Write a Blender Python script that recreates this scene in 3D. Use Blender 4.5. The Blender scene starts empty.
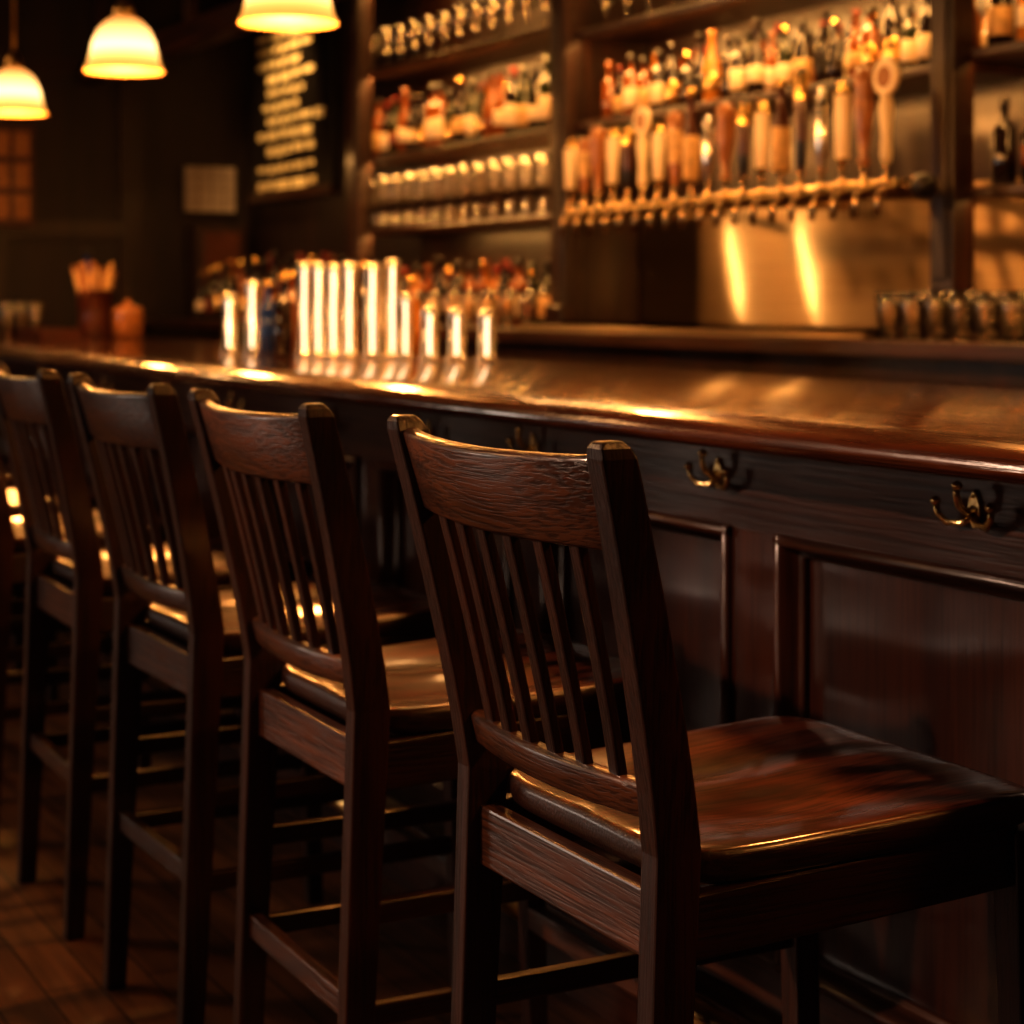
import bpy, math, random
from mathutils import Vector, Matrix
random.seed(7)
scene = bpy.context.scene
pi = math.pi
scene.view_settings.view_transform = 'Standard'
try: scene.view_settings.look = 'Medium High Contrast'
except Exception as e: print('LOOK', e)

# ------------------------------------------------------------ materials
def newmat(name):
    m = bpy.data.materials.new(name); m.use_nodes = True
    nt = m.node_tree; b = nt.nodes['Principled BSDF']
    return m, nt, b

def wood(name, c1, c2, axis=2, rough=0.35, bump=0.25, coat=0.3, grain=14.0, fine=90.0, coatr=0.15, wav=0.0, ws=(9, 2.5), spec=.5, streak=.8):
    m, nt, b = newmat(name)
    L = nt.links.new
    tc = nt.nodes.new('ShaderNodeTexCoord')
    def mapped(s_across, s_along):
        mp = nt.nodes.new('ShaderNodeMapping')
        sc = [s_across]*3; sc[axis] = s_along
        mp.inputs['Scale'].default_value = sc
        L(tc.outputs['Object'], mp.inputs['Vector']); return mp
    m1 = mapped(grain, grain*0.07)
    n1 = nt.nodes.new('ShaderNodeTexNoise'); n1.inputs['Scale'].default_value = 1.0
    n1.inputs['Detail'].default_value = 5; n1.inputs['Distortion'].default_value = 0.8
    L(m1.outputs[0], n1.inputs['Vector'])
    m2 = mapped(fine, fine*0.035)
    n2 = nt.nodes.new('ShaderNodeTexNoise'); n2.inputs['Scale'].default_value = 1.6
    n2.inputs['Detail'].default_value = 4
    L(m2.outputs[0], n2.inputs['Vector'])
    r1 = nt.nodes.new('ShaderNodeValToRGB')
    r1.color_ramp.elements[0].position = 0.35; r1.color_ramp.elements[0].color = (*c1, 1)
    r1.color_ramp.elements[1].position = 0.68; r1.color_ramp.elements[1].color = (*c2, 1)
    L(n1.outputs[0], r1.inputs[0])
    r2 = nt.nodes.new('ShaderNodeValToRGB')
    r2.color_ramp.elements[0].position = 0.38; r2.color_ramp.elements[0].color = (0.30, 0.28, 0.27, 1)
    r2.color_ramp.elements[1].position = 0.55; r2.color_ramp.elements[1].color = (1, 1, 1, 1)
    L(n2.outputs[0], r2.inputs[0])
    mx = nt.nodes.new('ShaderNodeMix'); mx.data_type = 'RGBA'; mx.blend_type = 'MULTIPLY'
    mx.inputs[0].default_value = streak
    L(r1.outputs[0], mx.inputs[6]); L(r2.outputs[0], mx.inputs[7])
    L(mx.outputs[2], b.inputs['Base Color'])
    mr = nt.nodes.new('ShaderNodeMapRange')
    mr.inputs['To Min'].default_value = rough + 0.12; mr.inputs['To Max'].default_value = rough - 0.08
    L(n2.outputs[0], mr.inputs[0]); L(mr.outputs[0], b.inputs['Roughness'])
    bp = nt.nodes.new('ShaderNodeBump'); bp.inputs['Strength'].default_value = bump
    bp.inputs['Distance'].default_value = 0.0015
    L(r2.outputs[0], bp.inputs['Height'])
    if wav > 0:   # gentle waviness of the lacquered surface
        m3 = mapped(*ws)
        n3 = nt.nodes.new('ShaderNodeTexNoise'); n3.inputs['Scale'].default_value = 1; n3.inputs['Detail'].default_value = 1
        L(m3.outputs[0], n3.inputs['Vector'])
        b2 = nt.nodes.new('ShaderNodeBump'); b2.inputs['Strength'].default_value = 1; b2.inputs['Distance'].default_value = wav
        L(n3.outputs[0], b2.inputs['Height']); L(bp.outputs[0], b2.inputs['Normal'])
        L(b2.outputs[0], b.inputs['Normal']); L(b2.outputs[0], b.inputs['Coat Normal'])
    else:
        L(bp.outputs[0], b.inputs['Normal'])
    b.inputs['Coat Weight'].default_value = coat
    b.inputs['Coat Roughness'].default_value = coatr
    b.inputs['Specular IOR Level'].default_value = spec
    return m

def plain(name, col, rough=0.5, metal=0.0, noise=0.0, nscale=20.0, trans=0.0, ior=1.45, coat=0.0):
    m, nt, b = newmat(name)
    b.inputs['Base Color'].default_value = (*col, 1)
    b.inputs['Roughness'].default_value = rough
    b.inputs['Metallic'].default_value = metal
    b.inputs['Transmission Weight'].default_value = trans
    b.inputs['IOR'].default_value = ior
    b.inputs['Coat Weight'].default_value = coat
    if noise > 0:
        tc = nt.nodes.new('ShaderNodeTexCoord')
        n = nt.nodes.new('ShaderNodeTexNoise'); n.inputs['Scale'].default_value = nscale
        n.inputs['Detail'].default_value = 4
        r = nt.nodes.new('ShaderNodeValToRGB')
        r.color_ramp.elements[0].position = .3; r.color_ramp.elements[1].position = .7
        r.color_ramp.elements[0].color = tuple(c*(1-noise) for c in col)+(1,)
        r.color_ramp.elements[1].color = tuple(min(1, c*(1+noise)) for c in col)+(1,)
        nt.links.new(tc.outputs['Object'], n.inputs['Vector'])
        nt.links.new(n.outputs[0], r.inputs[0]); nt.links.new(r.outputs[0], b.inputs['Base Color'])
    return m

def emis(name, col, st, base=(0.8, 0.6, 0.4)):
    m, nt, b = newmat(name)
    b.inputs['Base Color'].default_value = (*base, 1)
    b.inputs['Emission Color'].default_value = (*col, 1)
    b.inputs['Emission Strength'].default_value = st
    return m

def thin_glass(name, col, amount=0.35, rough=0.08, body=0.1):
    m = bpy.data.materials.new(name); m.use_nodes = True
    nt = m.node_tree; nt.nodes.clear(); L = nt.links.new
    out = nt.nodes.new('ShaderNodeOutputMaterial')
    tr = nt.nodes.new('ShaderNodeBsdfTransparent'); tr.inputs[0].default_value = (*[0.8+0.2*c for c in col], 1)
    gl = nt.nodes.new('ShaderNodeBsdfGlossy'); gl.inputs['Roughness'].default_value = rough
    gl.inputs['Color'].default_value = (1, 1, 1, 1)
    df = nt.nodes.new('ShaderNodeBsdfDiffuse'); df.inputs[0].default_value = (*col, 1)
    lw = nt.nodes.new('ShaderNodeLayerWeight'); lw.inputs[0].default_value = amount
    m1 = nt.nodes.new('ShaderNodeMixShader'); m1.inputs[0].default_value = body
    L(tr.outputs[0], m1.inputs[1]); L(df.outputs[0], m1.inputs[2])
    m2 = nt.nodes.new('ShaderNodeMixShader'); L(lw.outputs['Fresnel'], m2.inputs[0])
    L(m1.outputs[0], m2.inputs[1]); L(gl.outputs[0], m2.inputs[2])
    L(m2.outputs[0], out.inputs[0])
    return m

M = {}
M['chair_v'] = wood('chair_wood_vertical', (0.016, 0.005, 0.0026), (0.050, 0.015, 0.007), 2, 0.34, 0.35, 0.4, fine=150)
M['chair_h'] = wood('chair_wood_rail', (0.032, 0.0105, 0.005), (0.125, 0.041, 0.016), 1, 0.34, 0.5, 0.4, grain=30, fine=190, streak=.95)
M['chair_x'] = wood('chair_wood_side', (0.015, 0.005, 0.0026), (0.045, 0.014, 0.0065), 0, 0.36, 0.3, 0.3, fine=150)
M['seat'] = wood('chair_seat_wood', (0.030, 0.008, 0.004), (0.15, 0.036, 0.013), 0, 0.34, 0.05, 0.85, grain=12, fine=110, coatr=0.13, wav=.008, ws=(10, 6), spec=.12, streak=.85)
M['bartop'] = wood('bar_top_wood', (0.045, 0.012, 0.005), (0.16, 0.042, 0.011), 1, 0.24, 0.25, 1.0, grain=12, coatr=0.08, wav=.003, ws=(16, 1.2))
M['bar_h'] = wood('bar_front_rail_wood', (0.028, 0.009, 0.005), (0.10, 0.032, 0.013), 1, 0.34, 0.4, 0.3, grain=10, coatr=0.2)
M['bar_v'] = wood('bar_front_panel_wood', (0.024, 0.0075, 0.004), (0.062, 0.018, 0.008), 2, 0.30, 0.08, .9, grain=7, coatr=0.17, wav=.014, ws=(2.2, 7), spec=.3, streak=.6)
M['back_v'] = wood('backbar_wood_vertical', (0.012, 0.004, 0.002), (0.036, 0.011, 0.004), 2, 0.35, 0.2, 0.2)
M['back_h'] = wood('backbar_wood_shelf', (0.022, 0.007, 0.003), (0.065, 0.019, 0.006), 1, 0.35, 0.2, 0.2)
M['dark'] = wood('dark_wall_wood', (0.008, 0.003, 0.0017), (0.022, 0.0075, 0.0035), 2, 0.5, 0.2, 0.0, grain=5)
M['brass'] = plain('aged_brass', (0.65, 0.42, 0.16), 0.28, 1.0, 0.25, 30)
M['dbrass'] = plain('hook_brass', (0.92, 0.66, 0.30), 0.26, 1.0, 0.15, 60)
M['chrome'] = plain('chrome', (0.85, 0.8, 0.72), 0.22, 1.0)
M['darkchrome'] = plain('dark_chrome', (0.50, 0.36, 0.2), 0.16, 1.0)
M['black'] = plain('black_plastic', (0.012, 0.010, 0.009), 0.3)
M['cream'] = plain('cream_label', (0.66, 0.42, 0.18), 0.5, 0, 0.3, 40)
M['paper'] = plain('paper', (0.34, 0.28, 0.22), 0.6, 0, 0.1, 10)
M['chalk'] = plain('menu_lettering', (0.95, 0.75, 0.38), 0.6, 0, 0.1, 10)
M['white'] = plain('white_enamel', (0.85, 0.68, 0.44), 0.35)
M['redm'] = plain('red_label', (0.16, 0.015, 0.008), 0.35)
M['gold'] = plain('gold_foil', (0.90, 0.58, 0.20), 0.25, 1.0)
M['hwood'] = plain('tap_handle_wood', (0.32, 0.13, 0.04), 0.3, 0, 0.3, 40, coat=.5)
M['hdark'] = plain('tap_handle_dark_wood', (0.07, 0.02, 0.008), 0.3, 0, 0.3, 40, coat=.5)
M['amber'] = plain('amber_glass', (0.20, 0.055, 0.008), 0.08, 0, 0, coat=1)
M['dglass'] = plain('dark_glass', (0.012, 0.006, 0.004), 0.06, 0, 0, coat=1)
M['gglass'] = plain('green_glass', (0.02, 0.024, 0.006), 0.08, 0, 0, coat=1)
M['bglass'] = plain('blue_glass', (0.01, 0.04, 0.22), 0.08, 0, 0, coat=1)
M['honey'] = plain('honey_liquor', (0.48, 0.18, 0.025), 0.1, 0, 0, coat=1)
M['clear'] = thin_glass('clear_glass', (0.9, 0.65, 0.35), 0.46, 0.10, 0.015)
M['led'] = emis('lit_tap_lens', (1.0, 0.78, 0.52), 2.4)  # emissive strip in place of the specular highlight on chrome
M['pane'] = emis('dusk_window_pane', (0.75, 0.68, 0.62), 2.0, (.2, .2, .2))  # glow for the added, unseen windows

# brushed steel with vertically stretched highlights
m, nt, b = newmat('brushed_steel')
b.inputs['Metallic'].default_value = 1; b.inputs['Roughness'].default_value = .36
b.inputs['Anisotropic'].default_value = .94
cx_ = nt.nodes.new('ShaderNodeCombineXYZ'); cx_.inputs[2].default_value = 1
nt.links.new(cx_.outputs[0], b.inputs['Tangent'])
tc = nt.nodes.new('ShaderNodeTexCoord'); mp = nt.nodes.new('ShaderNodeMapping'); mp.inputs['Scale'].default_value = (1, 1.5, 60)
n = nt.nodes.new('ShaderNodeTexNoise'); n.inputs['Scale'].default_value = 1; n.inputs['Detail'].default_value = 2
cr = nt.nodes.new('ShaderNodeValToRGB'); cr.color_ramp.elements[0].color = (.24, .18, .12, 1); cr.color_ramp.elements[1].color = (.34, .26, .17, 1)
nt.links.new(tc.outputs['Object'], mp.inputs[0]); nt.links.new(mp.outputs[0], n.inputs[0]); nt.links.new(n.outputs[0], cr.inputs[0])
nt.links.new(cr.outputs[0], b.inputs['Base Color'])
M['steel'] = m

# ------------------------------------------------------------ mesh builder
class MB:
    def __init__(s): s.v = []; s.f = []; s.m = []; s.s = []
    def add(s, vs, fs, mi=0, smooth=False):
        o = len(s.v); s.v += [tuple(v) for v in vs]
        for f in fs:
            s.f.append([i+o for i in f]); s.m.append(mi); s.s.append(smooth)
    def box(s, x0, x1, y0, y1, z0, z1, mi=0):
        vs = [(x0,y0,z0),(x1,y0,z0),(x1,y1,z0),(x0,y1,z0),(x0,y0,z1),(x1,y0,z1),(x1,y1,z1),(x0,y1,z1)]
        s.add(vs, [(0,3,2,1),(4,5,6,7),(0,1,5,4),(1,2,6,5),(2,3,7,6),(3,0,4,7)], mi)
    def loft(s, rings, mi=0, smooth=False, caps=True, mis=None):
        n = len(rings[0]); vs = [p for r in rings for p in r]; o = len(s.v)
        s.v += [tuple(v) for v in vs]
        for k in range(len(rings)-1):
            mm = mis[k] if mis else mi
            for i in range(n):
                j = (i+1) % n
                s.f.append([o+k*n+i, o+k*n+j, o+(k+1)*n+j, o+(k+1)*n+i]); s.m.append(mm); s.s.append(smooth)
        if caps:
            s.f.append([o+i for i in range(n)][::-1]); s.m.append(mis[0] if mis else mi); s.s.append(False)
            k = len(rings)-1
            s.f.append([o+k*n+i for i in range(n)]); s.m.append(mis[-1] if mis else mi); s.s.append(False)
    def lathe(s, prof, cx, cy, cz, n=12, mi=0, mis=None, caps=True, sx=1, sy=1):
        rings = []
        for r, z in prof:
            rings.append([(cx+sx*r*math.cos(2*pi*i/n), cy+sy*r*math.sin(2*pi*i/n), cz+z) for i in range(n)])
        s.loft(rings, mi, True, caps, mis)
    def tube(s, pts, r, n=10, mi=0, caps=True):
        pts = [Vector(p) for p in pts]; rings = []
        for k, p in enumerate(pts):
            t = (pts[min(k+1, len(pts)-1)]-pts[max(k-1, 0)]).normalized()
            u = t.cross(Vector((0, 1, 0)))
            if u.length < 0.2: u = t.cross(Vector((0.3, 0, 1)))
            u.normalize(); w = t.cross(u)
            rr = r[k] if isinstance(r, (list, tuple)) else r
            rings.append([p+u*rr*math.cos(2*pi*i/n)+w*rr*math.sin(2*pi*i/n) for i in range(n)])
        s.loft(rings, mi, True, caps)
    def mesh(s, name, mats):
        me = bpy.data.meshes.new(name)
        me.from_pydata(s.v, [], s.f)
        for k in mats: me.materials.append(M[k])
        me.polygons.foreach_set('material_index', s.m)
        me.polygons.foreach_set('use_smooth', s.s)
        me.update()
        import bmesh
        bm = bmesh.new(); bm.from_mesh(me); bmesh.ops.recalc_face_normals(bm, faces=bm.faces); bm.to_mesh(me); bm.free()
        return me
    def obj(s, name, mats, bevel=0, loc=(0, 0, 0), seg=2, parent=None):
        o = bpy.data.objects.new(name, s.mesh(name, mats)); scene.collection.objects.link(o); o.location = loc
        if bevel: addbevel(o, bevel, seg)
        if parent: o.parent = parent
        return o
def addbevel(o, w, seg=2):
    b = o.modifiers.new('Bevel', 'BEVEL'); b.width = w; b.segments = seg
    b.limit_method = 'ANGLE'; b.angle_limit = math.radians(40); b.harden_normals = False

# ------------------------------------------------------------ room
def room():
    m, nt, b = newmat('floor_planks'); L = nt.links.new
    tc = nt.nodes.new('ShaderNodeTexCoord')
    mp = nt.nodes.new('ShaderNodeMapping'); mp.inputs['Rotation'].default_value = (0, 0, pi/2)
    L(tc.outputs['Object'], mp.inputs['Vector'])
    br = nt.nodes.new('ShaderNodeTexBrick')
    br.inputs['Scale'].default_value = 1; br.inputs['Brick Width'].default_value = 3.4
    br.inputs['Row Height'].default_value = 0.095; br.inputs['Mortar Size'].default_value = 0.0025
    br.offset = .37
    br.inputs['Color1'].default_value = (0.20, 0.090, 0.042, 1); br.inputs['Color2'].default_value = (0.30, 0.14, 0.066, 1)
    br.inputs['Mortar'].default_value = (0.03, 0.013, 0.006, 1)
    L(mp.outputs[0], br.inputs['Vector'])
    mp2 = nt.nodes.new('ShaderNodeMapping'); mp2.inputs['Scale'].default_value = (40, 2.5, 10)
    L(tc.outputs['Object'], mp2.inputs['Vector'])
    n = nt.nodes.new('ShaderNodeTexNoise'); n.inputs['Scale'].default_value = 1; n.inputs['Detail'].default_value = 5
    L(mp2.outputs[0], n.inputs['Vector'])
    r = nt.nodes.new('ShaderNodeValToRGB'); r.color_ramp.elements[0].position = .3; r.color_ramp.elements[1].position = .65
    r.color_ramp.elements[0].color = (.45, .45, .45, 1); L(n.outputs[0], r.inputs[0])
    mx = nt.nodes.new('ShaderNodeMix'); mx.data_type = 'RGBA'; mx.blend_type = 'MULTIPLY'; mx.inputs[0].default_value = 1
    L(br.outputs[0], mx.inputs[6]); L(r.outputs[0], mx.inputs[7]); L(mx.outputs[2], b.inputs['Base Color'])
    b.inputs['Roughness'].default_value = 0.45
    bp = nt.nodes.new('ShaderNodeBump'); bp.inputs['Strength'].default_value = .4; bp.inputs['Distance'].default_value = .002
    L(n.outputs[0], bp.inputs['Height']); L(bp.outputs[0], b.inputs['Normal'])
    M['floor'] = m
    M['ceil'] = plain('ceiling_dark_paint', (0.03, 0.016, 0.008), 0.7, 0, 0.3, 3)
    def slab(name, a, mat):
        q = MB(); q.box(*a); q.obj(name, [mat])
    slab('floor', (-3.5, 4.1, -2.6, 11.1, -0.1, 0), 'floor')
    slab('ceiling', (-3.5, 4.1, -2.6, 11.1, 3.3, 3.4), 'ceil')
    slab('wall_right', (4.0, 4.1, -2.5, 11.0, 0, 3.3), 'dark')
    slab('wall_left', (-3.5, -3.4, -2.5, 11.0, 0, 3.3), 'dark')
    slab('wall_near', (-3.5, 4.1, -2.6, -2.5, 0, 3.3), 'dark')
    slab('wall_far', (-3.5, 4.1, 11.0, 11.1, 0, 3.3), 'dark')
    q = MB()
    for x in (-3.0, -1.6, -0.2, 1.2, 2.4, 3.2):
        q.box(x, x+0.14, 10.955, 11.0, 0.0, 3.3)
    for z in (0.9, 1.6, 2.55):
        q.box(-3.4, 3.28, 10.965, 11.0, z, z+0.1)
    q.obj('trim_1', ['back_v'])
    q = MB(); q.box(2.93, 3.05, 2.0, 10.9, 2.48, 2.6)
    for y in (3, 5, 7, 9, 10.6): q.box(2.96, 3.02, y, y+.06, 2.6, 3.3)
    q.obj('soffit_beam', ['back_h'], 0.006)
    # windows added to the unseen left wall, glowing for sheen on bar and seat
    for k, (ya, yb) in enumerate(((7.2, 9.0), (1.2, 2.6))):
        q = MB(); X = -3.398; za, zb = .75, 1.95
        q.box(X, X+.012, ya, yb, za, zb, 1)
        for (a, b_, c, d) in ((ya-.08, yb+.08, za-.08, za), (ya-.08, yb+.08, zb, zb+.08), (ya-.08, ya, za, zb), (yb, yb+.08, za, zb),
                              ((ya+yb)/2-.025, (ya+yb)/2+.025, za, zb), (ya, yb, (za+zb)/2-.02, (za+zb)/2+.02)):
            q.box(X, X+.05, a, b_, c, d, 0)
        q.obj('window_%d' % (k+1), ['back_v', 'pane'])
room()

# ------------------------------------------------------------ bar stool
def stool_mesh():
    q = MB(); W = 0.225; pw = 0.016
    def post_c(z):
        if z < 0.70: return 0.0 - 0.030*(1-z/0.70)
        t = (z-0.70)/0.405; return -0.088*t**1.2
    def post_d(z):
        if z < 0.7: return 0.036+0.016*(z/0.7)
        return 0.052-0.012*((z-0.7)/0.405)
    def fl(z):
        if z < .7: return W-.006
        return W-.006+.028*(z-.7)/.4
    zs = [0, .15, .3, .45, .6, .70, .76, .82, .88, .94, 1.0, 1.05, 1.09]
    for sgn in (-1, 1):
        rings = []
        for z in zs:
            c, d = post_c(z), post_d(z)/2; y = sgn*(fl(z)-pw)
            rings.append([(c-d, y-pw, z), (c+d, y-pw, z), (c+d, y+pw, z), (c-d, y+pw, z)])
        for z, k in ((1.100, .86), (1.107, .6)):
            c, d = post_c(z)-.001, post_d(1.09)/2*k; y = sgn*(fl(z)-pw)
            rings.append([(c-d, y-pw*k, z), (c+d, y-pw*k, z), (c+d, y+pw*k, z), (c-d, y+pw*k, z)])
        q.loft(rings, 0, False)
    def rail(z0, z1, bow, th, mi, arch=0.0, n=18):
        rings = []
        for i in range(n+1):
            u = -1+2*i/n; b = -bow*(1-u*u); zt = z1+arch*(1-u*u)
            y0, y1 = u*(fl(z0)-2*pw+.004), u*(fl(z1)-2*pw+.004)
            zb = z0+arch*0.3*(1-u*u)
            x0, x1 = post_c(z0)+b, post_c(z1)+b
            h = th/2
            rings.append([(x0-h, y0, zb+.004), (x0-h*.6, y0, zb), (x0+h*.6, y0, zb), (x0+h, y0, zb+.004),
                          (x1+h, y1, zt-.005), (x1+h*.5, y1, zt), (x1-h*.5, y1, zt), (x1-h, y1, zt-.005)])
        q.loft(rings, mi, True)
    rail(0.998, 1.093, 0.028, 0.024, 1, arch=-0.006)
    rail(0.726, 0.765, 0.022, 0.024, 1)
    NS = 6
    for i in range(NS):
        u = (-1+2*(i+1)/(NS+1.0))
        rings = []
        for z in (0.752, 0.82, 0.88, 0.94, 1.01):
            t = (z-0.752)/0.258; y = u*(fl(z)-2*pw)
            c = post_c(z)-(0.022+0.006*t)*(1-u*u); hw = 0.0105; th = 0.006
            rings.append([(c-th, y-hw, z), (c+th, y-hw, z), (c+th, y+hw, z), (c-th, y+hw, z)])
        q.loft(rings, 0, False)
    sx0, sx1, hy = 0.012, 0.487, 0.232
    cx = (sx0+sx1)/2; hx = (sx1-sx0)/2
    def outline(n, k=1.0):
        pts = []
        for i in range(n):
            a = 2*pi*i/n; c, s_ = math.cos(a), math.sin(a); p = 0.26
            x = math.copysign(abs(c)**p, c); y = math.copysign(abs(s_)**p, s_)
            taper = 1-0.09*(1-x)/2
            pts.append((cx+hx*x*k, hy*y*k*taper))
        return pts
    def tilt(x): return .009*(x-cx)/hx
    def ztop(x, y):
        u = (x-cx)/hx; v = y/hy
        scoop = 0.018*math.exp(-((u+.15)**2)/0.35)*(math.exp(-((abs(v)-.42)**2)/0.09))
        front = -0.010*max(0, u-.6)**2/0.16
        return 0.702-scoop+front+tilt(x)
    N = 64; rings = []
    z_b = 0.664
    rings.append([(x, y, z_b+tilt(x)) for x, y in outline(N, 0.05)])
    rings.append([(x, y, z_b+tilt(x)) for x, y in outline(N, 0.96)])
    rings.append([(x, y, z_b+.006+tilt(x)) for x, y in outline(N, 0.985)])
    rings.append([(x, y, z_b+.016+tilt(x)) for x, y in outline(N, 1.0)])
    rings.append([(x, y, ztop(x, y)-.008) for x, y in outline(N, 1.0)])
    rings.append([(x, y, ztop(x, y)-.002) for x, y in outline(N, 0.985)])
    for k in (0.96, .9, .8, .7, .6, .5, .4, .3, .2, .1, .03):
        rings.append([(x, y, ztop(x, y)) for x, y in outline(N, k)])
    # edge band (rings 1..5) uses the plain side wood, the top uses the lacquered seat wood
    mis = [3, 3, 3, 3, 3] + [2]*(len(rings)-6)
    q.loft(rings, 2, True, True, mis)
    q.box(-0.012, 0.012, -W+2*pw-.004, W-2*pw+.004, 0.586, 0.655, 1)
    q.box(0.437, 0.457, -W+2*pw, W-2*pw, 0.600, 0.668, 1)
    for sgn in (-1, 1):
        y = sgn*(W-.006-pw)
        q.loft([[(0.02, y-.010, .590), (0.02, y+.010, .590), (0.02, y+.010, .656), (0.02, y-.010, .656)],
                [(0.44, y-.010, .605), (0.44, y+.010, .605), (0.44, y+.010, .671), (0.44, y-.010, .671)]], 3)
        rings = []
        for z in (0, .35, .667):
            h = .016+.004*(z/.667); c = 0.447+0.02*(1-z/.667)
            rings.append([(c-h, y-h, z), (c+h, y-h, z), (c+h, y+h, z), (c-h, y+h, z)])
        q.loft(rings, 0)
        for z in (.43, .295):
            xa = post_c(z)
            q.box(xa, 0.45, y-.009, y+.009, z-.015, z+.015, 3)
    q.box(post_c(.30)-.010, post_c(.30)+.010, -W+pw, W-pw, .285, .32, 1)
    q.box(.444, .468, -W+pw, W-pw, .225, .262, 1)
    return q.mesh('bar_stool', ['chair_v', 'chair_h', 'seat', 'chair_x'])
sm = stool_mesh()
for i, yl in enumerate([2.01, 2.745, 3.40, 4.10, 4.82, 5.52, 6.22, 6.92, 7.62]):
    o = bpy.data.objects.new('bar_stool' if i == 0 else 'bar_stool.%03d' % i, sm)
    scene.collection.objects.link(o)
    o.location = (1.010+[0, .0, -.005, .0, -.01, .01, 0, .01, 0][i], yl-0.235, 0)
    o.rotation_euler[2] = math.radians([0, -.6, .8, -1, 1, 0, .6, -.5, 0][i])
    addbevel(o, 0.003, 2)

# ------------------------------------------------------------ bar counter
Y0, Y1 = -1.2, 10.6
def sweep_y(q, prof, y0, y1, mi, smooth=True):
    ring0 = [(x, y0, z) for x, z in prof]; ring1 = [(x, y1, z) for x, z in prof]
    q.loft([ring0, ring1], mi, smooth)
def bar():
    q = MB()
    prof = [(1.545, 1.030), (1.512, 1.031), (1.500, 1.036), (1.494, 1.045), (1.497, 1.056), (1.508, 1.066),
            (1.53, 1.074), (1.56, 1.078), (1.60, 1.077), (1.63, 1.072), (1.65, 1.066), (1.665, 1.064), (2.63, 1.064), (2.645, 1.058),
            (2.65, 1.045), (2.645, 1.02), (2.62, 1.015), (1.70, 1.015), (1.70, 1.030)]
    sweep_y(q, prof, Y0, Y1, 0)
    q.box(1.735, 2.5, Y0+.05, Y1-.05, 0.0, 1.0155, 2)
    q.box(1.690, 1.7352, Y0+.04, Y1-.04, 0.885, 1.0295, 1)
    q.box(1.690, 1.735, Y0+.04, Y1-.04, 0.12, 0.24, 1)
    q.box(1.672, 1.735, Y0+.04, Y1-.04, 0.0, 0.14, 1)
    sweep_y(q, [(1.735, .165), (1.682, .165), (1.672, .158), (1.664, .148), (1.662, .138), (1.672, .13), (1.735, .13)], Y0+.04, Y1-.04, 1)
    per = 0.73; c = 2.395; hs = .065
    k0 = math.ceil((Y0+.15-c)/per); k1 = math.floor((Y1-.15-c)/per)
    for k in range(k0, k1+1):
        yc = c+k*per
        q.box(1.690, 1.7352, yc-hs, yc+hs, .24, .8855, 2)
        if k < k1:
            a, b_ = yc+hs, yc+per-hs; za, zb = .24, .885
            w = .030
            def pr(p0, p1, outer_first):
                if outer_first: s0, sg = p0, 1
                else: s0, sg = p1, -1
                return [(1.735, s0-sg*.004), (1.684, s0-sg*.004), (1.678, s0+sg*.002), (1.677, s0+sg*.008), (1.683, s0+sg*.014), (1.698, s0+sg*.018), (1.708, s0+sg*.022), (1.712, s0+sg*.030), (1.735, s0+sg*.030)]
            sweep_y(q, pr(zb-w, zb, False), a-.004, b_+.004, 1)
            sweep_y(q, pr(za, za+w, True), a-.004, b_+.004, 1)
            for p in (pr(a, a+w, True), pr(b_-w, b_, False)):
                q.loft([[(x, y, za-.003) for x, y in p], [(x, y, zb+.003) for x, y in p]], 2, True)
            q.box(1.722, 1.7345, a+.01, b_-.01, za+.01, zb-.01, 2)
    return q.obj('bar_counter', ['bartop', 'bar_h', 'bar_v'], 0.0015, seg=1)
barobj = bar()

q = MB()
q.tube([(1.56, Y0+.1, .185), (1.56, Y1-.1, .185)], .022, 16, 0)
y = .55
while y < Y1:
    q.tube([(1.56, y, .185), (1.62, y, .185), (1.68, y, .185)], .012, 10, 0); q.tube([(1.672, y, .185), (1.69, y, .185)], .03, 12, 0)
    y += 1.35
q.obj('foot_rail', ['brass'], parent=barobj)

def hook_mesh():
    q = MB()
    N = 20; ring = []
    for i in range(N):
        a = 2*pi*i/N
        ring.append((.012*math.cos(a)*(1+.25*math.cos(2*a)), .030*math.sin(a)))
    q.loft([[(0.0, x, z) for x, z in ring], [(-.004, x, z) for x, z in ring], [(-.006, x*.8, z*.9) for x, z in ring]], 0, True)
    q.tube([(-.004, 0, .0), (-.02, 0, -.004), (-.034, 0, .008), (-.038, 0, .026), (-.036, 0, .036)], [.007, .0065, .006, .0055, .005], 8, 0)
    q.lathe([(.001, -.008), (.008, -.004), (.009, 0), (.008, .004), (.001, .008)], -.036, 0, .038, 10, 0)
    for s in (-1, 1):
        q.tube([(-.004, 0, -.010), (-.012, s*.020, -.022), (-.018, s*.045, -.024), (-.024, s*.062, -.010), (-.026, s*.064, .006)], [.007, .0065, .006, .0055, .005], 8, 0)
        q.lathe([(.001, -.008), (.008, -.004), (.009, 0), (.008, .004), (.001, .008)], -.026, s*.064, .009, 10, 0)
    for z in (-.02, .02): q.lathe([(.004, -.003), (.004, .003)], -.005, 0, z, 8, 0)
    return q.mesh('coat_hook', ['dbrass'])
hm = hook_mesh()
for i, yy in enumerate([1.90, 2.49, 3.10, 3.55, 4.06, 4.67, 5.26, 5.85, 1.30]):
    o = bpy.data.objects.new('coat_hook' if i == 0 else 'coat_hook.%03d' % i, hm); scene.collection.objects.link(o)
    o.location = (1.6895, yy, .968); o.scale = (.88, .82, .85)

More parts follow.
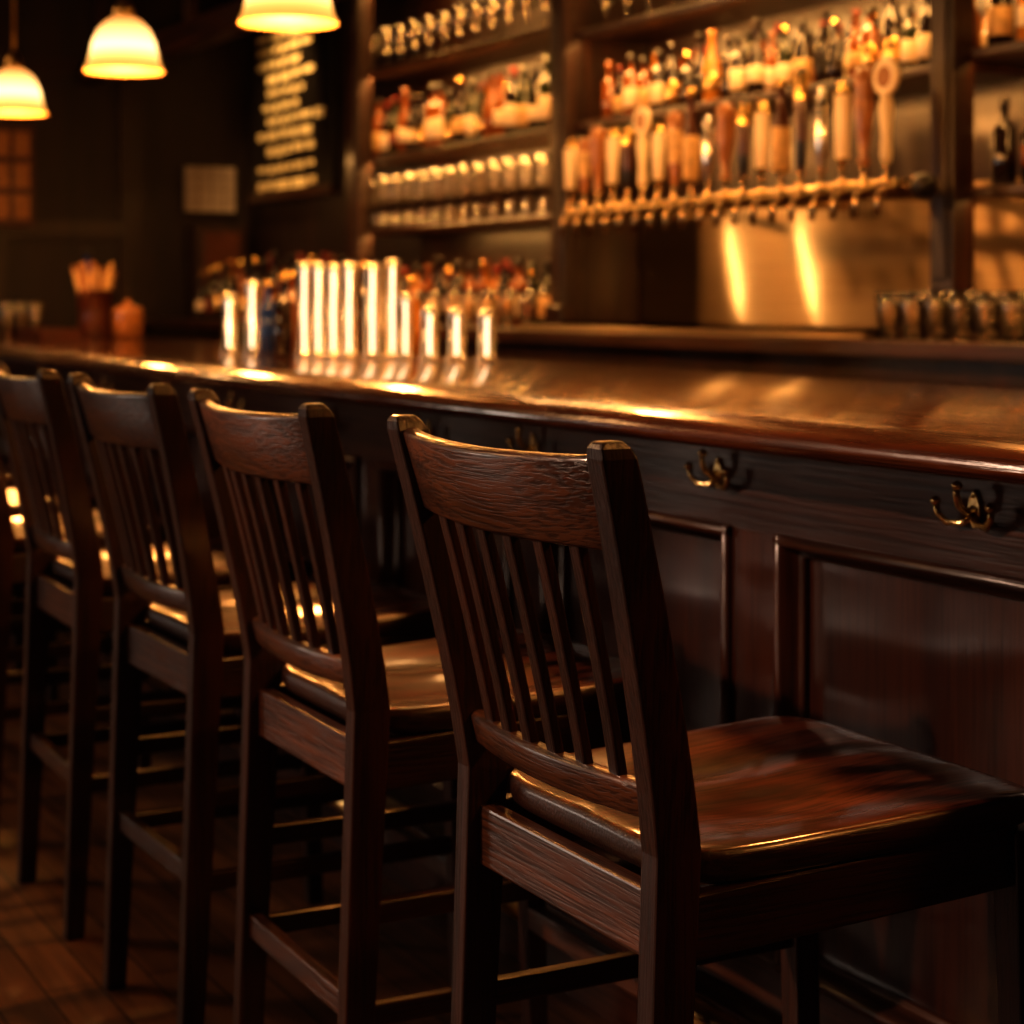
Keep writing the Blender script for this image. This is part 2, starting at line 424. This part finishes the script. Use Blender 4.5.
# ------------------------------------------------------------ back bar
cols = [(8.32, 8.46, 0), (6.33, 6.44, 1), (4.12, 4.22, 0), (2.1, 2.3, 1)]
def backbar():
    q = MB()
    XF = 3.62; XB = 3.99
    q.box(3.30, XB, 2.1, 10.9, 1.085, 1.13, 1)
    q.box(3.36, XB, 2.12, 10.88, 0.0, 1.085, 0)
    y = 2.2
    while y < 10.6:
        q.box(3.345, 3.36, y, y+.50, .18, .78, 0); q.box(3.345, 3.36, y, y+.50, .82, 1.02, 0)
        y += .56
    q.box(3.965, XB, 2.1, 8.46, 1.13, 3.1, 0)
    for a, b, deep in cols:
        q.box(XF-.04, XF+.04, a, b, 1.13, 3.1, 0)
        if deep: q.box(XF+.04, XB, a+.02, b-.02, 1.13, 3.1, 0)
        q.box(XF-.05, XF-.04, a+.02, b-.02, 1.3, 3.0, 0)
        q.box(XF-.06, XF+.04, a-.01, b+.01, 1.13, 1.22, 0)
    for z in (1.577, 1.92, 2.33, 2.75): q.box(XF+.01, XB-.02, 6.43, 8.45, z-.028, z, 1)
    for z in (1.92, 2.27, 2.65): q.box(XF+.01, XB-.02, 4.17, 6.36, z-.028, z, 1)
    for z in (1.557, 1.945, 2.33, 2.7): q.box(XF+.01, XB-.02, 2.3, 4.16, z-.028, z, 1)
    q.box(XF-.10, XB, 2.05, 8.5, 3.1, 3.22, 1)
    return q.obj('back_bar_cabinet', ['back_v', 'back_h'], 0.004, seg=1)
bb = backbar()
q = MB(); q.box(3.93, 3.962, 4.17, 6.34, 1.148, 1.60, 0); q.box(3.36, 3.962, 4.24, 6.30, 1.131, 1.147, 0)
q.obj('steel_backsplash', ['steel'], 0.003, seg=1, parent=bb)

# ------------------------------------------------------------ bottles & glasses
BM = ['dglass', 'amber', 'honey', 'gglass', 'cream', 'redm', 'gold', 'black', 'white', 'bglass']
def bottle(q, x, y, z, h, r, glass, label, cap, kind):
    if kind == 0:
        pr = [(.9, 0), (1, .02), (1, .12), (1.03, .125), (1.03, .42), (1, .425), (1, .58), (.85, .66), (.42, .74), (.36, .80), (.36, .90), (.42, .905), (.42, 1.0), (.3, 1.0)]
        ms = [glass]*3+[label]+[glass]*6+[cap]*3
    elif kind == 1:
        pr = [(.95, 0), (1.05, .02), (1.05, .14), (1.08, .145), (1.08, .46), (1.05, .465), (1.05, .62), (.95, .67), (.35, .71), (.33, .80), (.33, .86), (.45, .865), (.45, 1.0), (.3, 1.0)]
        ms = [glass]*3+[label]+[glass]*6+[cap]*3
    else:
        pr = [(.9, 0), (1, .03), (1, .18), (1.03, .185), (1.03, .40), (1, .405), (.98, .50), (.7, .60), (.42, .70), (.38, .78), (.36, .94), (.42, .945), (.42, 1.0), (.3, 1.0)]
        ms = [glass]*3+[label]+[glass]*5+[glass]+[cap]*3
    q.lathe([(a*r, b*h) for a, b in pr], x, y, z, 12, mis=ms)
def shelf_bottles(name, z, ya, yb, step, h0, h1, xs=(3.72, 3.85), light=.6, ks=(0, 1, 2)):
    q = MB()
    for ri, x in enumerate(xs):
        y = ya+(step*.5 if ri else 0)
        while y < yb:
            g = random.choice([0, 0, 0, 1, 1, 2, 3]); l = random.choice([4, 8, 8, 6]) if random.random() < light else random.choice([5, g, 7, 1])
            c = random.choice([6, 7, 7, 5, g]); h = random.uniform(h0, h1)
            bottle(q, x+random.uniform(-.01, .01), y, z+.001, h, min(step*.42, h*.13), g, l, c, random.choice(ks))
            y += step*random.uniform(.98, 1.2)
    return q.obj(name, BM)
shelf_bottles('liquor_bottles', 1.92, 6.52, 8.42, .09, .25, .31, light=.75)
shelf_bottles('liquor_bottles.001', 1.92, 4.22, 6.26, .08, .20, .27, light=.65)
shelf_bottles('liquor_bottles.002', 2.27, 4.22, 5.5, .085, .22, .28)
shelf_bottles('liquor_bottles.003', 1.557, 2.4, 4.11, .09, .24, .30, light=.3)
shelf_bottles('liquor_bottles.004', 1.945, 2.4, 4.11, .09, .24, .30, light=.4)
shelf_bottles('liquor_bottles.005', 2.75, 6.5, 8.4, .09, .24, .29)
shelf_bottles('liquor_bottles.006', 1.131, 6.50, 8.0, .10, .22, .30, xs=(3.66, 3.80), light=.85)
shelf_bottles('liquor_bottles.007', 1.131, 8.65, 10.6, .13, .24, .36, xs=(3.55, 3.75), light=.25)
shelf_bottles('liquor_bottles.008', 1.131, 3.55, 3.98, .10, .27, .31, xs=(3.80,), light=.1)

def glass(q, x, y, z, h, r, kind=0, mi=0):
    n = 12
    if kind == 0:
        pr = [(.02*r, .004), (.72*r, .004), (.74*r, 0), (.8*r, h*.3), (.9*r, h*.65), (r, h), (.94*r, h), (.84*r, h*.6), (.72*r, h*.12), (.02*r, h*.1)]
    elif kind == 1:
        pr = [(.8*r, 0), (.8*r, .004), (.12*r, .01), (.09*r, h*.42), (.55*r, h*.5), (.95*r, h*.7), (.82*r, h), (.78*r, h), (.9*r, h*.7), (.5*r, h*.53), (.02*r, h*.5)]
    else:
        pr = [(r, 0), (.98*r, .004), (.9*r, h*.35), (.8*r, h*.7), (.74*r, h), (.02*r, h)]
    q.lathe(pr, x, y, z, n, mi, caps=False)
def glasses(name, z, ya, yb, step, h, r, kind, xs):
    q = MB()
    for ri, x in enumerate(xs):
        y = ya+(step*.5 if ri % 2 else 0)
        while y < yb:
            glass(q, x, y, z+.001, h*random.uniform(.97, 1.03), r, kind); y += step
    return q.obj(name, ['clear'])
glasses('wine_glasses', 2.33, 6.54, 8.42, .155, .19, .046, 1, (3.70,))
glasses('wine_glasses.001', 2.27, 5.6, 6.28, .155, .19, .046, 1, (3.70,))
glasses('tumbler_glasses', 1.577, 6.53, 8.42, .14, .095, .042, 2, (3.69,))
q = MB(); q.box(3.64, 3.90, 6.46, 8.44, 1.688, 1.694)
for y in (6.462, 7.4, 8.43):
    for x in (3.64, 3.89): q.box(x, x+.008, y, y+.008, 1.578, 1.688)
q.obj('glass_rack', ['darkchrome'])
glasses('tumbler_glasses.001', 1.694, 6.55, 8.42, .14, .125, .042, 2, (3.69,))
glasses('pint_glasses', 1.131, 3.50, 4.2, .10, .13, .040, 0, (3.42, 3.53))
glasses('highball_glasses', 1.131, 6.48, 8.1, .17, .15, .038, 0, (3.50,))

# ------------------------------------------------------------ tap row
def tap_row():
    q = MB(); XP = 3.46; zp = 1.555; ya, yb = 4.11, 5.98
    q.tube([(XP, ya, zp), (XP, yb, zp)], .026, 14, 0)
    q.lathe([(.001, -.036), (.025, -.03), (.036, -.012), (.036, .012), (.025, .03), (.001, .036)], XP, ya-.01, zp, 12, 2)
    q.lathe([(.001, -.036), (.025, -.03), (.036, -.012), (.036, .012), (.025, .03), (.001, .036)], XP, yb+.01, zp, 12, 2)
    for y in (4.45, 5.05, 5.75):
        q.tube([(XP, y, zp), (3.7, y, zp), (3.929, y, zp)], .018, 10, 0); q.lathe([(.03, -.03), (.03, .03)], XP, y, zp, 12, 0)
    n = 19
    for i in range(n):
        y = 4.17+i*(1.77/(n-1)); x = XP-.03
        q.tube([(XP, y, zp), (x-.035, y, zp), (x-.06, y, zp-.008), (x-.075, y, zp-.035), (x-.08, y, zp-.085)], [.013, .013, .012, .010, .009], 8, 0)
        q.lathe([(.012, 0), (.014, .012), (.010, .03), (.007, .045), (.012, .052), (.012, .062)], x-.045, y, zp, 10, 0)
        zb = zp+.06; k = [3, 1, 2, 6, 5, 4, 2, 5, 1, 6, 4, 0, 2, 3, 5, 2, 1, 0, 2][i]
        h = [.29, .28, .25, .24, .31, .26, .23, .24, .24, .21, .28, .24, .21, .27, .22, .22, .23, .2, .2][i]
        xc = x-.045
        if k == 0:
            pr = [(.012, 0), (.016, .06), (.023, .3), (.032, .75), (.032, .95), (.018, 1.0)]
            q.lathe([(r, t*h) for r, t in pr], xc, y, zb, 10, mis=[3, 3, [3, 5, 4][i % 3], 3, 3], sx=.7, sy=1.2)
        elif k == 1:
            pr = [(.010, 0), (.019, .05), (.012, .12), (.019, .3), (.031, .6), (.026, .8), (.033, .9), (.018, 1.0)]
            q.lathe([(r, t*h) for r, t in pr], xc, y, zb, 12, 3)
        elif k == 2:
            pr = [(.012, 0), (.017, .08), (.025, .12), (.030, .85), (.022, .9), (.014, 1.0)]
            q.lathe([(r, t*h) for r, t in pr], xc, y, zb, 10, mis=[0, 5, 8, 5, 5], sx=.6, sy=1.1)
        elif k == 3:
            pr = [(.010, 0), (.017, .08), (.014, .3), (.021, .55), (.016, .66), (.012, .70)]
            q.lathe([(r, t*h) for r, t in pr], xc, y, zb, 10, 8)
            c = zb+h*.84; R = h*.18; ring = [(R*math.cos(a*pi/10), R*math.sin(a*pi/10)) for a in range(20)]
            q.loft([[(xc-.009, y+a*.9, c+b*.9) for a, b in ring], [(xc-.007, y+a, c+b) for a, b in ring],
                    [(xc+.007, y+a, c+b) for a, b in ring], [(xc+.009, y+a*.9, c+b*.9) for a, b in ring]], 8, True)
            q.loft([[(xc-.0105, y+a*.6, c+b*.6) for a, b in ring], [(xc-.009, y+a*.6, c+b*.6) for a, b in ring]], 3, False)
        elif k == 5:
            pr = [(.011, 0), (.016, .06), (.020, .3), (.026, .7), (.024, .95), (.015, 1.0)]
            q.lathe([(r, t*h) for r, t in pr], xc, y, zb, 10, mis=[6, 2, 6, 5, 2], sx=.8, sy=1.1)
        elif k == 6:
            pr = [(.011, 0), (.018, .06), (.018, .12), (.024, .16), (.026, .8), (.018, .84), (.022, .9), (.012, 1.0)]
            q.lathe([(r, t*h) for r, t in pr], xc, y, zb, 10, mis=[9, 9, 9, 9, 2, 9, 9], sx=.8, sy=1.05)
        else:
            pr = [(.012, 0), (.027, .04), (.028, .5), (.014, .72), (.012, .92), (.015, .93), (.015, 1.0)]
            q.lathe([(r, t*h*1.1) for r, t in pr], xc, y, zb, 12, mis=[6, 4, 6, 6, 5, 5])
    return q.obj('beer_tap_row', ['darkchrome', 'brass', 'black', 'hwood', 'cream', 'gold', 'hdark', 'redm', 'white', 'chrome'])
tap_row()

# ------------------------------------------------------------ things standing on the bar
CA, SA = 0.8836, 0.4683
def W(px, d, X=None):
    t = (px-512)/1900.0
    if X is not None: d = X/(SA+CA*t)
    return SA*d+CA*t*d, CA*d-SA*t*d
ZB = 1.0645
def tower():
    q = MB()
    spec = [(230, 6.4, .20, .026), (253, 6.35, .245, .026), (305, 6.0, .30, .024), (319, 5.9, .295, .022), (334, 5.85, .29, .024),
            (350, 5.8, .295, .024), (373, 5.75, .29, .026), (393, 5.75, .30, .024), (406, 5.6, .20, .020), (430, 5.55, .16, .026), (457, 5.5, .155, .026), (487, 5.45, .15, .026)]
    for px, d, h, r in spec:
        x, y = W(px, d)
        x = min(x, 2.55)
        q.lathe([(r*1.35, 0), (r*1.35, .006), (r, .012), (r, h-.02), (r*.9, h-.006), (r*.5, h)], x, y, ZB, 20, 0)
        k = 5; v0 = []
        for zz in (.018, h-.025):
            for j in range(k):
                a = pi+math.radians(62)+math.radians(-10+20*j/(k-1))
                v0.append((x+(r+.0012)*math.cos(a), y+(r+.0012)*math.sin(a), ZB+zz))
        q.add(v0, [(j, j+1, j+1+k, j+k) for j in range(k-1)], 1, True)  # glowing strip laid where the column's highlight would fall
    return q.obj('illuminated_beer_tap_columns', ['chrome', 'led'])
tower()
q = MB()
for px, d, h, g in ((268, 6.3, .24, 9), (283, 6.2, .26, 0), (292, 6.25, .27, 1), (412, 6.0, .25, 2), (365, 6.25, .3, 0)):
    x, y = W(px, d); bottle(q, min(x, 2.58), y, ZB, h, .03, g, g, 6, 0)
q.obj('liquor_bottles.009', BM)
q = MB()
for px, d in ((8, 9.0), (22, 9.1), (36, 9.0), (14, 9.4), (30, 9.4)):
    x, y = W(px, d); glass(q, x, y, ZB, .17, .042, 0)
q.obj('pint_glasses.001', ['clear'])
x, y = W(95, 9.2)
q = MB()
q.lathe([(.085, 0), (.09, .01), (.08, .10), (.09, .22), (.095, .225), (.085, .22), (.06, .1), (.01, .02)], x, y, ZB, 20, 0)
for i in range(26):
    a = random.uniform(0, 2*pi); r0 = random.uniform(.01, .05); lean = .06
    dx, dy = math.cos(a), math.sin(a)
    q.tube([(x+dx*r0*.6, y+dy*r0*.6, ZB+.03), (x+dx*(r0+lean), y+dy*(r0+lean), ZB+random.uniform(.27, .36))], .010, 6, 1+i % 2)
q.obj('utensil_crock', ['hdark', 'hwood', 'cream'])
x, y = W(128, 8.9)
q = MB(); q.lathe([(.06, 0), (.07, .01), (.072, .12), (.068, .14), (.03, .15), (.012, .165), (.014, .175), (.004, .18)], x, y, ZB, 20, 0); q.obj('sugar_canister', ['hwood'])
x, y = W(106, 9.9)
q = MB(); bottle(q, x-.1, y, ZB, .45, .05, 9, 0, 7, 0); q.obj('water_bottle', BM)
x, y = W(50, 8.6)
q = MB()
for i in range(4): q.box(x-.1, x+.08, y-.25+i*.01, y+.2, ZB+i*.012, ZB+.011+i*.012, 0)
q.obj('bar_mats', ['hdark'], .002)

# ------------------------------------------------------------ wall decor
def menu():
    q = MB(); X = 3.985; ya, yb = 9.55, 10.80
    q.box(X-.03, X, ya, yb, 1.85, 2.85, 0)
    for (a, b, c, d) in ((ya, yb, 1.82, 1.87), (ya, yb, 2.83, 2.88)): q.box(X-.045, X, a, b, c, d, 2)
    z = 2.79; k = 0
    while z > 1.92:
        y = yb-.12-random.choice([0, 0, .08, .15]); end = ya+.10+random.choice([0, .05, .15, .3])
        hh = random.choice([.045, .055, .06])
        while y > end+.05:
            w = random.uniform(.06, .24); w = min(w, y-end); q.box(X-.033, X-.029, y-w, y, z-hh*random.uniform(.6, 1), z, 1); y -= w+.045
        z -= random.choice([.08, .09, .11])
    return q.obj('menu_board', ['black', 'chalk', 'back_h'])
menu()
q = MB(); q.box(3.59, 3.90, 10.93, 10.96, 1.77, 2.04, 0)
for i in range(1, 4): q.box(3.59, 3.90, 10.925, 10.93, 1.77+i*.068-.004, 1.77+i*.068, 1)
for i in range(1, 4): q.box(3.59+i*.078, 3.594+i*.078, 10.925, 10.93, 1.77, 2.04, 1)
q.obj('wall_calendar', ['paper', 'hdark'])
q = MB(); q.box(2.42, 2.68, 10.90, 10.955, 1.66, 2.24, 0)
for i in range(2):
    for j in range(3): q.box(2.45+i*.115, 2.535+i*.115, 10.89, 10.90, 1.70+j*.18, 1.84+j*.18, 1)
q.obj('picture_frame', ['hdark', 'hwood'])
q = MB(); q.box(3.60, 3.90, 10.75, 10.95, 1.131, 1.68, 0); q.box(3.64, 3.86, 10.735, 10.75, 1.17, 1.64, 1)
q.obj('wooden_cabinet', ['back_v', 'hdark'], .004)

# ------------------------------------------------------------ pendants
m, nt, b = newmat('pendant_glass'); L = nt.links.new
tc = nt.nodes.new('ShaderNodeTexCoord'); sp = nt.nodes.new('ShaderNodeSeparateXYZ'); L(tc.outputs['Object'], sp.inputs[0])
mr = nt.nodes.new('ShaderNodeMapRange'); mr.inputs['From Min'].default_value = 0; mr.inputs['From Max'].default_value = .21
L(sp.outputs[2], mr.inputs[0])
cr = nt.nodes.new('ShaderNodeValToRGB'); cr.color_ramp.elements[0].color = (1, .42, .08, 1); cr.color_ramp.elements[1].color = (1, .30, .04, 1)
e = cr.color_ramp.elements.new(.14); e.color = (1, .42, .08, 1)
e = cr.color_ramp.elements.new(.4); e.color = (1, .62, .24, 1)
L(mr.outputs[0], cr.inputs[0]); L(cr.outputs[0], b.inputs['Emission Color'])
cs = nt.nodes.new('ShaderNodeValToRGB'); cs.color_ramp.elements[0].color = (.26,)*3+(1,); cs.color_ramp.elements[1].color = (.15,)*3+(1,)
e = cs.color_ramp.elements.new(.15); e.color = (.42, .42, .42, 1)
e = cs.color_ramp.elements.new(.4); e.color = (1, 1, 1, 1)
L(mr.outputs[0], cs.inputs[0])
mm = nt.nodes.new('ShaderNodeMath'); mm.operation = 'MULTIPLY'; mm.inputs[1].default_value = 3.5
L(cs.outputs[0], mm.inputs[0]); L(mm.outputs[0], b.inputs['Emission Strength'])
b.inputs['Base Color'].default_value = (.3, .13, .03, 1)
M['pend'] = m
def pend_mesh():
    q = MB()
    outer = [(.152, 0), (.150, .008), (.138, .03), (.128, .07), (.118, .11), (.098, .15), (.066, .18), (.034, .196)]
    inner = [(.03, .19), (.062, .174), (.093, .144), (.113, .105), (.123, .065), (.133, .028), (.147, .004)]
    q.lathe([(r*.92, z) for r, z in outer+inner+[(.152, 0)]], 0, 0, 0, 32, 0, caps=False)
    q.lathe([(.036, .19), (.04, .20), (.03, .235), (.016, .26), (.010, .27)], 0, 0, 0, 16, 1)
    q.tube([(0, 0, .265), (0, 0, 1.25)], .007, 8, 1)
    q.lathe([(.06, 1.235), (.05, 1.255)], 0, 0, 0, 16, 1)
    return q.mesh('pendant_lamp', ['pend', 'brass'])
pm = pend_mesh()
def light(kind, name, loc, power, col, size=.05, **kw):
    l = bpy.data.lights.new(name, kind); l.energy = power; l.color = col
    if kind == 'AREA':
        l.shape = 'RECTANGLE'; l.size = kw.get('sx', size); l.size_y = kw.get('sy', size)
    else: l.shadow_soft_size = size
    if kind == 'SPOT': l.spot_size = kw.get('cone', 1.0); l.spot_blend = kw.get('blend', .6)
    o = bpy.data.objects.new(name, l); o.location = loc; scene.collection.objects.link(o)
    if 'to' in kw: o.rotation_euler = (Vector(kw['to'])-Vector(loc)).to_track_quat('-Z', 'Y').to_euler()
    return o
WARM = (1.0, .41, .10)
for i, (y, z) in enumerate([(8.25, 2.045), (6.60, 2.05), (5.0, 2.015), (3.5, 2.03), (2.1, 2.03), (0.7, 2.03)]):
    o = bpy.data.objects.new('pendant_lamp' if i == 0 else 'pendant_lamp.%03d' % i, pm); scene.collection.objects.link(o)
    o.location = (1.94, y, z)
    light('POINT', 'pendant_bulb_%d' % i, (1.94, y, z-.02), 42 if i < 3 else 34, WARM, .06)

for nm, ya, yb, zs in (('a', 6.46, 8.42, (1.545, 1.888, 2.298, 2.718)), ('b', 4.24, 6.30, (1.888, 2.238, 2.618)), ('c', 2.32, 4.10, (1.525, 1.912, 2.298))):
    for k, z in enumerate(zs):
        pw_ = 12*(yb-ya)/1.7*(.35 if nm == 'c' else .6 if z < 1.6 else 1)
        if nm == 'b' and k == 0: pw_ *= .25
        o = light('AREA', 'shelf_strip_%s%d' % (nm, k), (3.645, (ya+yb)/2, z), pw_, (1, .46, .12), sx=yb-ya, sy=.02)
        d = Vector((.12 if z > 1.6 else .04, 0, -.25)).normalized(); zax = -d; xax = Vector((0, 1, 0)); yax = zax.cross(xax)
        o.rotation_euler = Matrix((xax, yax, zax)).transposed().to_euler()
for px, tl in ((734, .28), (806, .34)):
    x, y = W(px, 0, 3.93); a = .13
    o = light('AREA', 'tap_wall_lamp', (3.93-a, y+a*y/3.93, 1.36), 1.2, (1, .52, .17), sx=.008, sy=.30)  # unseen light added to draw streaks on the steel backsplash
    zax = Vector((-1, 0, 0)); yax = Vector((0, tl, 1)).normalized(); xax = yax.cross(zax).normalized(); zax = xax.cross(yax)
    o.rotation_euler = Matrix((xax, yax, zax)).transposed().to_euler()
light('AREA', 'tap_front_light', (3.0, 5.1, 2.9), 22, (1, .50, .17), sx=.1, sy=1.6, to=(3.45, 5.1, 1.6))
light('SPOT', 'menu_light', (3.4, 9.9, 3.1), 80, (1, .55, .2), .05, to=(3.98, 10.2, 2.3), cone=1.1)
light('AREA', 'counter_light', (3.35, 9.6, 1.95), 4, (1, .48, .14), sx=1.6, sy=.05, to=(3.65, 9.6, 1.2))  # added fill to brighten the far counter bottles, no fixture
light('SPOT', 'room_lamp_1', (-1.5, 3.0, 2.45), 330, (1, .62, .42), .025, to=(1.2, 1.85, .7), cone=.7, blend=.7)
light('AREA', 'room_lamp_2', (-1.0, 5.5, 3.0), 18, (1, .50, .19), sx=.5, sy=.5, to=(1.2, 5.5, .5))
light('AREA', 'room_lamp_3', (0.6, 9.6, 3.0), 16, (1, .50, .19), sx=.4, sy=.4, to=(1.0, 9.0, 0))
light('AREA', 'window_light_1', (-3.3, 8.1, 1.35), 48, (1, .78, .62), sx=1.7, sy=1.1, to=(1.7, 2.3, .7))  # added fill for pale sheen on the bar panels
light('AREA', 'window_light_2', (-3.3, 1.9, 1.35), 9, (1, .55, .30), sx=1.3, sy=1.1, to=(1.7, 2.0, .9))  # added warm fill for the frieze and hooks

w = bpy.data.worlds.new('World'); scene.world = w; w.use_nodes = True
w.node_tree.nodes['Background'].inputs[0].default_value = (.05, .028, .015, 1)
w.node_tree.nodes['Background'].inputs[1].default_value = .15

# ------------------------------------------------------------ camera
cd = bpy.data.cameras.new('camera'); cam = bpy.data.objects.new('camera', cd); scene.collection.objects.link(cam)
cam.location = (0, 0, 1.24); cam.rotation_euler = (pi/2, 0, -math.atan(.53))
cd.sensor_width = 36; cd.lens = 1900/1024*36; cd.shift_y = -212/1024
cd.dof.use_dof = True; cd.dof.focus_distance = 1.98; cd.dof.aperture_fstop = 4.8
cd.clip_start = .05
scene.camera = cam
